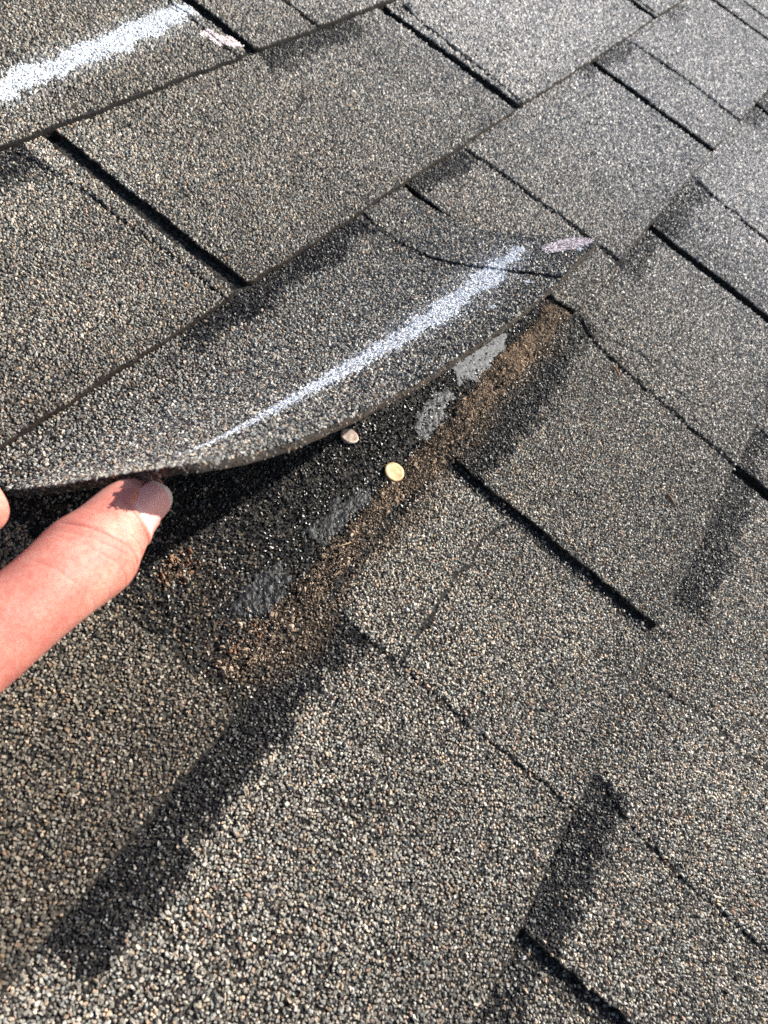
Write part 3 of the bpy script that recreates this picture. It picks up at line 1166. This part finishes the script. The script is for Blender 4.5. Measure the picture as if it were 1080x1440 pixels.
def cap_chain(bm, pts):
    """a tapered rounded limb: many overlapping rings from (x,y,z,r) stations, Catmull-Rom smoothed"""
    P_ = np.array(pts, float)
    Q = [P_[0]]
    for i in range(len(P_) - 1):
        p0, p1, p2, p3 = P_[max(i - 1, 0)], P_[i], P_[i + 1], P_[min(i + 2, len(P_) - 1)]
        for w in np.linspace(0, 1, 9)[1:]:
            Q.append(.5 * (2 * p1 + (p2 - p0) * w + (2 * p0 - 5 * p1 + 4 * p2 - p3) * w ** 2 + (3 * p1 - p0 - 3 * p2 + p3) * w ** 3))
    Q = np.array(Q)
    rows = []
    # hemispherical ends
    def d_at(i):
        d = Q[min(i + 1, len(Q) - 1), :3] - Q[max(i - 1, 0), :3]
        return d / np.linalg.norm(d)
    st = []
    d0, d1 = d_at(0), d_at(len(Q) - 1)
    for a in np.linspace(math.pi / 2 * .96, 0, 7)[:-1]:
        st.append((Q[0, :3] - d0 * Q[0, 3] * math.sin(a), Q[0, 3] * math.cos(a), d0))
    for i in range(len(Q)):
        st.append((Q[i, :3], Q[i, 3], d_at(i)))
    for a in np.linspace(0, math.pi / 2 * .96, 7)[1:]:
        st.append((Q[-1, :3] + d1 * Q[-1, 3] * math.sin(a), Q[-1, 3] * math.cos(a), d1))
    n = 28
    ref = np.array([0.1, .2, 1.0])
    for c, r_, d in st:
        a = np.cross(d, ref)
        a /= np.linalg.norm(a)
        b = np.cross(d, a)
        rows.append([bm.verts.new(tuple((c + r_ * (a * math.cos(2 * math.pi * q / n) + b * math.sin(2 * math.pi * q / n))) * MM)) for q in range(n)])
    for i in range(len(rows) - 1):
        for q in range(n):
            bm.faces.new((rows[i][q], rows[i][(q + 1) % n], rows[i + 1][(q + 1) % n], rows[i + 1][q]))
    bm.faces.new(rows[0][::-1])
    bm.faces.new(rows[-1])


THUMB = [(-150.8, -198.4, 71.0, 6.9), (-153.4, -198.2, 70.4, 8.1), (-159.1, -197.9, 71.2, 9.3), (-169.7, -200.3, 73.1, 10.9), (-178.2, -201.9, 75.4, 12.4), (-189.3, -203.4, 79.5, 11.3), (-200.4, -203.5, 79.9, 11.0), (-213.9, -202.5, 78.6, 11.9), (-233.0, -199.5, 78.5, 14.5), (-256, -192, 84, 18.5)]
bm = bmesh.new()
cap_chain(bm, THUMB)
W_ = (-304, -190, 100)
cap_chain(bm, [(-228, -192, 84, 12), (-250, -186, 90, 17), (-282, -188, 97, 21), (-304, -190, 100, 22)])
cap_chain(bm, [(-240, -160, 100, 11.5), (-262, -168, 102, 15), (-300, -188, 102, 20)])
cap_chain(bm, [(-247, -140, 86, 11.5), (-268, -156, 92, 15), (-303, -186, 100, 20)])
cap_chain(bm, [(-257, -126, 69, 11), (-276, -148, 80, 14), (-305, -186, 97, 20)])
cap_chain(bm, [(-268, -117, 53, 10), (-284, -142, 70, 13), (-306, -184, 94, 18)])
cap_chain(bm, [(-240, -170, 92, 12), (-255, -150, 84, 12), (-272, -130, 66, 11)])
cap_chain(bm, [(-240, -160, 100, 11.0), (-219, -147, 96, 9.6), (-199, -140, 85, 9.8), (-189, -144, 75, 8.7), (-183, -151, 66, 8.8), (-180.5, -160, 58, 8.4), (-180, -165, 54, 7.6)])
cap_chain(bm, [(-247, -140, 86, 11.0), (-226, -127, 80, 9.6), (-206, -118, 68, 9.9), (-197, -123, 58, 8.8), (-194, -131, 50, 8.8), (-199, -144, 44, 7.8)])
cap_chain(bm, [(-257, -126, 69, 10.5), (-238, -113, 63, 9.2), (-219, -104, 52, 9.4), (-211, -109, 43, 8.4), (-207, -117, 36, 8.3), (-214, -129, 32, 7.4)])
cap_chain(bm, [(-268, -117, 53, 9.5), (-252, -105, 48, 8.0), (-236, -98, 38, 8.2), (-229, -102, 31, 7.3), (-225, -108, 26, 7.2), (-231, -119, 23, 6.4)])
cap_chain(bm, [(-300, -190, 100, 25), (-330, -195, 106, 26), (-380, -205, 118, 30), (-450, -220, 140, 36), (-500, -230, 155, 39)])
me = bpy.data.meshes.new('hand_source')
bm.to_mesh(me)
bm.free()
src = bpy.data.objects.new('hand_source', me)
COL.objects.link(src)
md = src.modifiers.new('remesh', 'REMESH')
md.mode = 'VOXEL'
md.voxel_size = .0014
md.use_smooth_shade = True
sm = src.modifiers.new('smooth', 'SMOOTH')
sm.factor = .5
sm.iterations = 6
dg = bpy.context.evaluated_depsgraph_get()
hm = bpy.data.meshes.new_from_object(src.evaluated_get(dg))
bpy.data.objects.remove(src)
hm.name = 'person'
# finer mesh on the thumb, where the skin folds are
bmt = bmesh.new()
bmt.from_mesh(hm)
def on_thumb(c):
    return c.x > -.216 and c.y < -.184 and c.z > .066
ed = [e for e in bmt.edges if on_thumb(e.verts[0].co) and on_thumb(e.verts[1].co)]
bmesh.ops.subdivide_edges(bmt, edges=ed, cuts=4, use_grid_fill=True)
vs_ = [v for v in bmt.verts if on_thumb(v.co)]
for _ in range(8):
    bmesh.ops.smooth_vert(bmt, verts=vs_, factor=.5, use_axis_x=True, use_axis_y=True, use_axis_z=True)
bmt.normal_update()
bmt.to_mesh(hm)
bmt.free()
nv = len(hm.vertices)
co = np.empty(nv * 3, np.float32)
hm.vertices.foreach_get('co', co)
co = co.reshape(-1, 3).astype(float) * 1000
no = np.empty(nv * 3, np.float32)
hm.vertices.foreach_get('normal', no)
no = no.reshape(-1, 3).astype(float)

# thumb frame: axis to the tip, dorsal normal (nail side), across
TA = np.array([0.991, 0.093, -0.093])
TA /= np.linalg.norm(TA)
cam_r = np.array(RIGHT)
cam_d = np.array(DOWN)
TN = np.array([-.40, -.66, .60])
TN -= TA * (TN @ TA)
TN /= np.linalg.norm(TN)
TW = np.cross(TA, TN)
TP = np.array([-150.8, -198.4, 71.0])
loc = co - TP
la = loc @ TA          # 0 at the tip centre, negative towards the knuckle
ln = loc @ TN
lw = loc @ TW
tsel = (co[:, 0] > -214) & (np.abs(lw) < 20) & (co[:, 2] > 66) & (co[:, 1] < -186)
dors = sstep(-.2, .55, no @ TN)
disp = np.zeros(nv)
# a flatter tip on the nail side
disp -= tsel * dors * .5 * sstep(-9, -2, la)
# knuckle creases (place along the axis, slant, depth, width)
for (c0, sl, cv, dep, wd) in ((-15.5, .10, .030, .18, .35), (-18.5, .16, .022, .30, .33), (-23.0, .20, .020, .46, .36), (-25.2, .24, .022, .18, .3),
                              (-28.5, .16, .02, .12, .35), (-35, .1, .015, .07, .4), (-40, .08, .012, .07, .4)):
    cc = c0 + sl * lw - cv * lw * lw + 1.2 * (vnoise(lw, 0 * lw + c0, 5, 211) - .5)
    fade = (.45 + .75 * vnoise(lw, 0 * lw + c0, 4, 213))
    disp -= tsel * dors * dep * fade * np.exp(-((la - cc) / wd) ** 2)
    disp += tsel * dors * dep * .25 * np.exp(-((la - cc - 1.3) / 1.2) ** 2)
# knuckle swelling
disp += tsel * dors * .7 * np.exp(-((la + 23) / 6.5) ** 2)
# nail bed and folds
NL0, NL1, NWD = -11.8, 1.6, 6.3
base_curve = NL0 + .055 * lw ** 2 * -1 + 1.6 * (1 - np.sqrt(np.clip(1 - (lw / 7.5) ** 2, 0, 1)))
inn = tsel * (no @ TN > .1)
du = np.maximum(np.abs(lw) - NWD, np.maximum((NL0 + .03 * lw ** 2) - la, -99))
disp -= inn * .65 * sstep(.3, -.6, du)
disp += inn * .55 * np.exp(-((du - 1.0) / .8) ** 2) * sstep(4.5, 0, la)
co2 = co + no * disp[:, None]
hm.vertices.foreach_set('co', (co2 / 1000).astype(np.float32).ravel())
hm.shade_smooth()
hm.update()
hm.materials.clear()
hm.materials.append(M_SKIN)
hand = bpy.data.objects.new('person', hm)
COL.objects.link(hand)
hand.matrix_world = ROOF
tag(hand, 'bare hand from the left, thumb and finger lifting the corner of the shingle tab', 'hand')

# the thumb nail: a curved plate seated in its bed
rows_ = []
from mathutils.bvhtree import BVHTree
bv = BVHTree.FromPolygons([Vector(v) for v in co], [tuple(p_.vertices) for p_ in hm.polygons])
nu, nvv = 30, 34
G = np.zeros((nvv, nu, 3))
CL = np.zeros((nvv, nu, 3))
for i in range(nvv):
    for j in range(nu):
        w_ = (j / (nu - 1) * 2 - 1)
        f_ = i / (nvv - 1)
        lw_ = w_ * NWD * (1 - .10 * f_ ** 3)
        a0 = NL0 + .03 * lw_ ** 2
        a1 = NL1 + 1.6 - .075 * lw_ ** 2
        a_ = a0 + (a1 - a0) * f_
        # plate: barrel shaped over the thumb's back
        lim = min(a_, -1.0)
        hit = bv.ray_cast(Vector(TP + TA * lim + TW * lw_ + TN * 30), Vector(-TN))
        h_ = (np.array(hit[0]) - TP) @ TN if hit[0] is not None else 0
        G[i, j, :] = (a_, lw_, h_)
# smooth the plate profile
hprof = G[:, :, 2]
cen = np.median(hprof[:, nu // 2 - 3:nu // 2 + 3], axis=1)
ff = np.linspace(0, 1, nvv)
cen_fit = np.polyval(np.polyfit(ff, cen, 2), ff)
for i in range(nvv):
    for j in range(nu):
        a_, lw_, _h = G[i, j]
        f_ = ff[i]
        hh = cen_fit[i] - (7.6 - math.sqrt(max(7.6 ** 2 - lw_ ** 2, 0))) * .92 - .12 - .5 * max(0, f_ - .7) ** 2 * 9
        hh += .10 - .8 * math.exp(-f_ * 22)
        G[i, j] = TP + TA * a_ + TW * lw_ + TN * hh
        lun = 1 if f_ < .20 - .12 * (lw_ / NWD) ** 2 and abs(lw_) < NWD * .8 else 0
        free = float(sstep(.88, .93, f_ - .04 * (lw_ / NWD) ** 2))
        c = np.array([.86, .40, .38])
        c = c * (1 - .55 * lun) + np.array([.80, .58, .54]) * .55 * lun
        c = c * (1 - .75 * free) + np.array([.80, .70, .64]) * .75 * free
        CL[i, j] = c
mb = MB()
mb.grid(G, flip=False)
under = G - TN * .5
b0 = len(mb.V)
mb.grid(np.stack([G[-1], under[-1]]), flip=False)
mb.grid(np.stack([G[:, 0], under[:, 0]], 1), flip=False)
mb.grid(np.stack([G[:, -1], under[:, -1]], 1), flip=True)
cc = np.concatenate([CL.reshape(-1, 3), np.concatenate([CL[-1], CL[-1]]), np.stack([CL[:, 0]] * 2, 1).reshape(-1, 3), np.stack([CL[:, -1]] * 2, 1).reshape(-1, 3)])
nailp = raw_mesh('thumbnail', np.array(mb.V), mb.F, M_FNAIL, hand, True, cc)
nailp['label'] = 'short pink thumbnail with a pale half-moon'
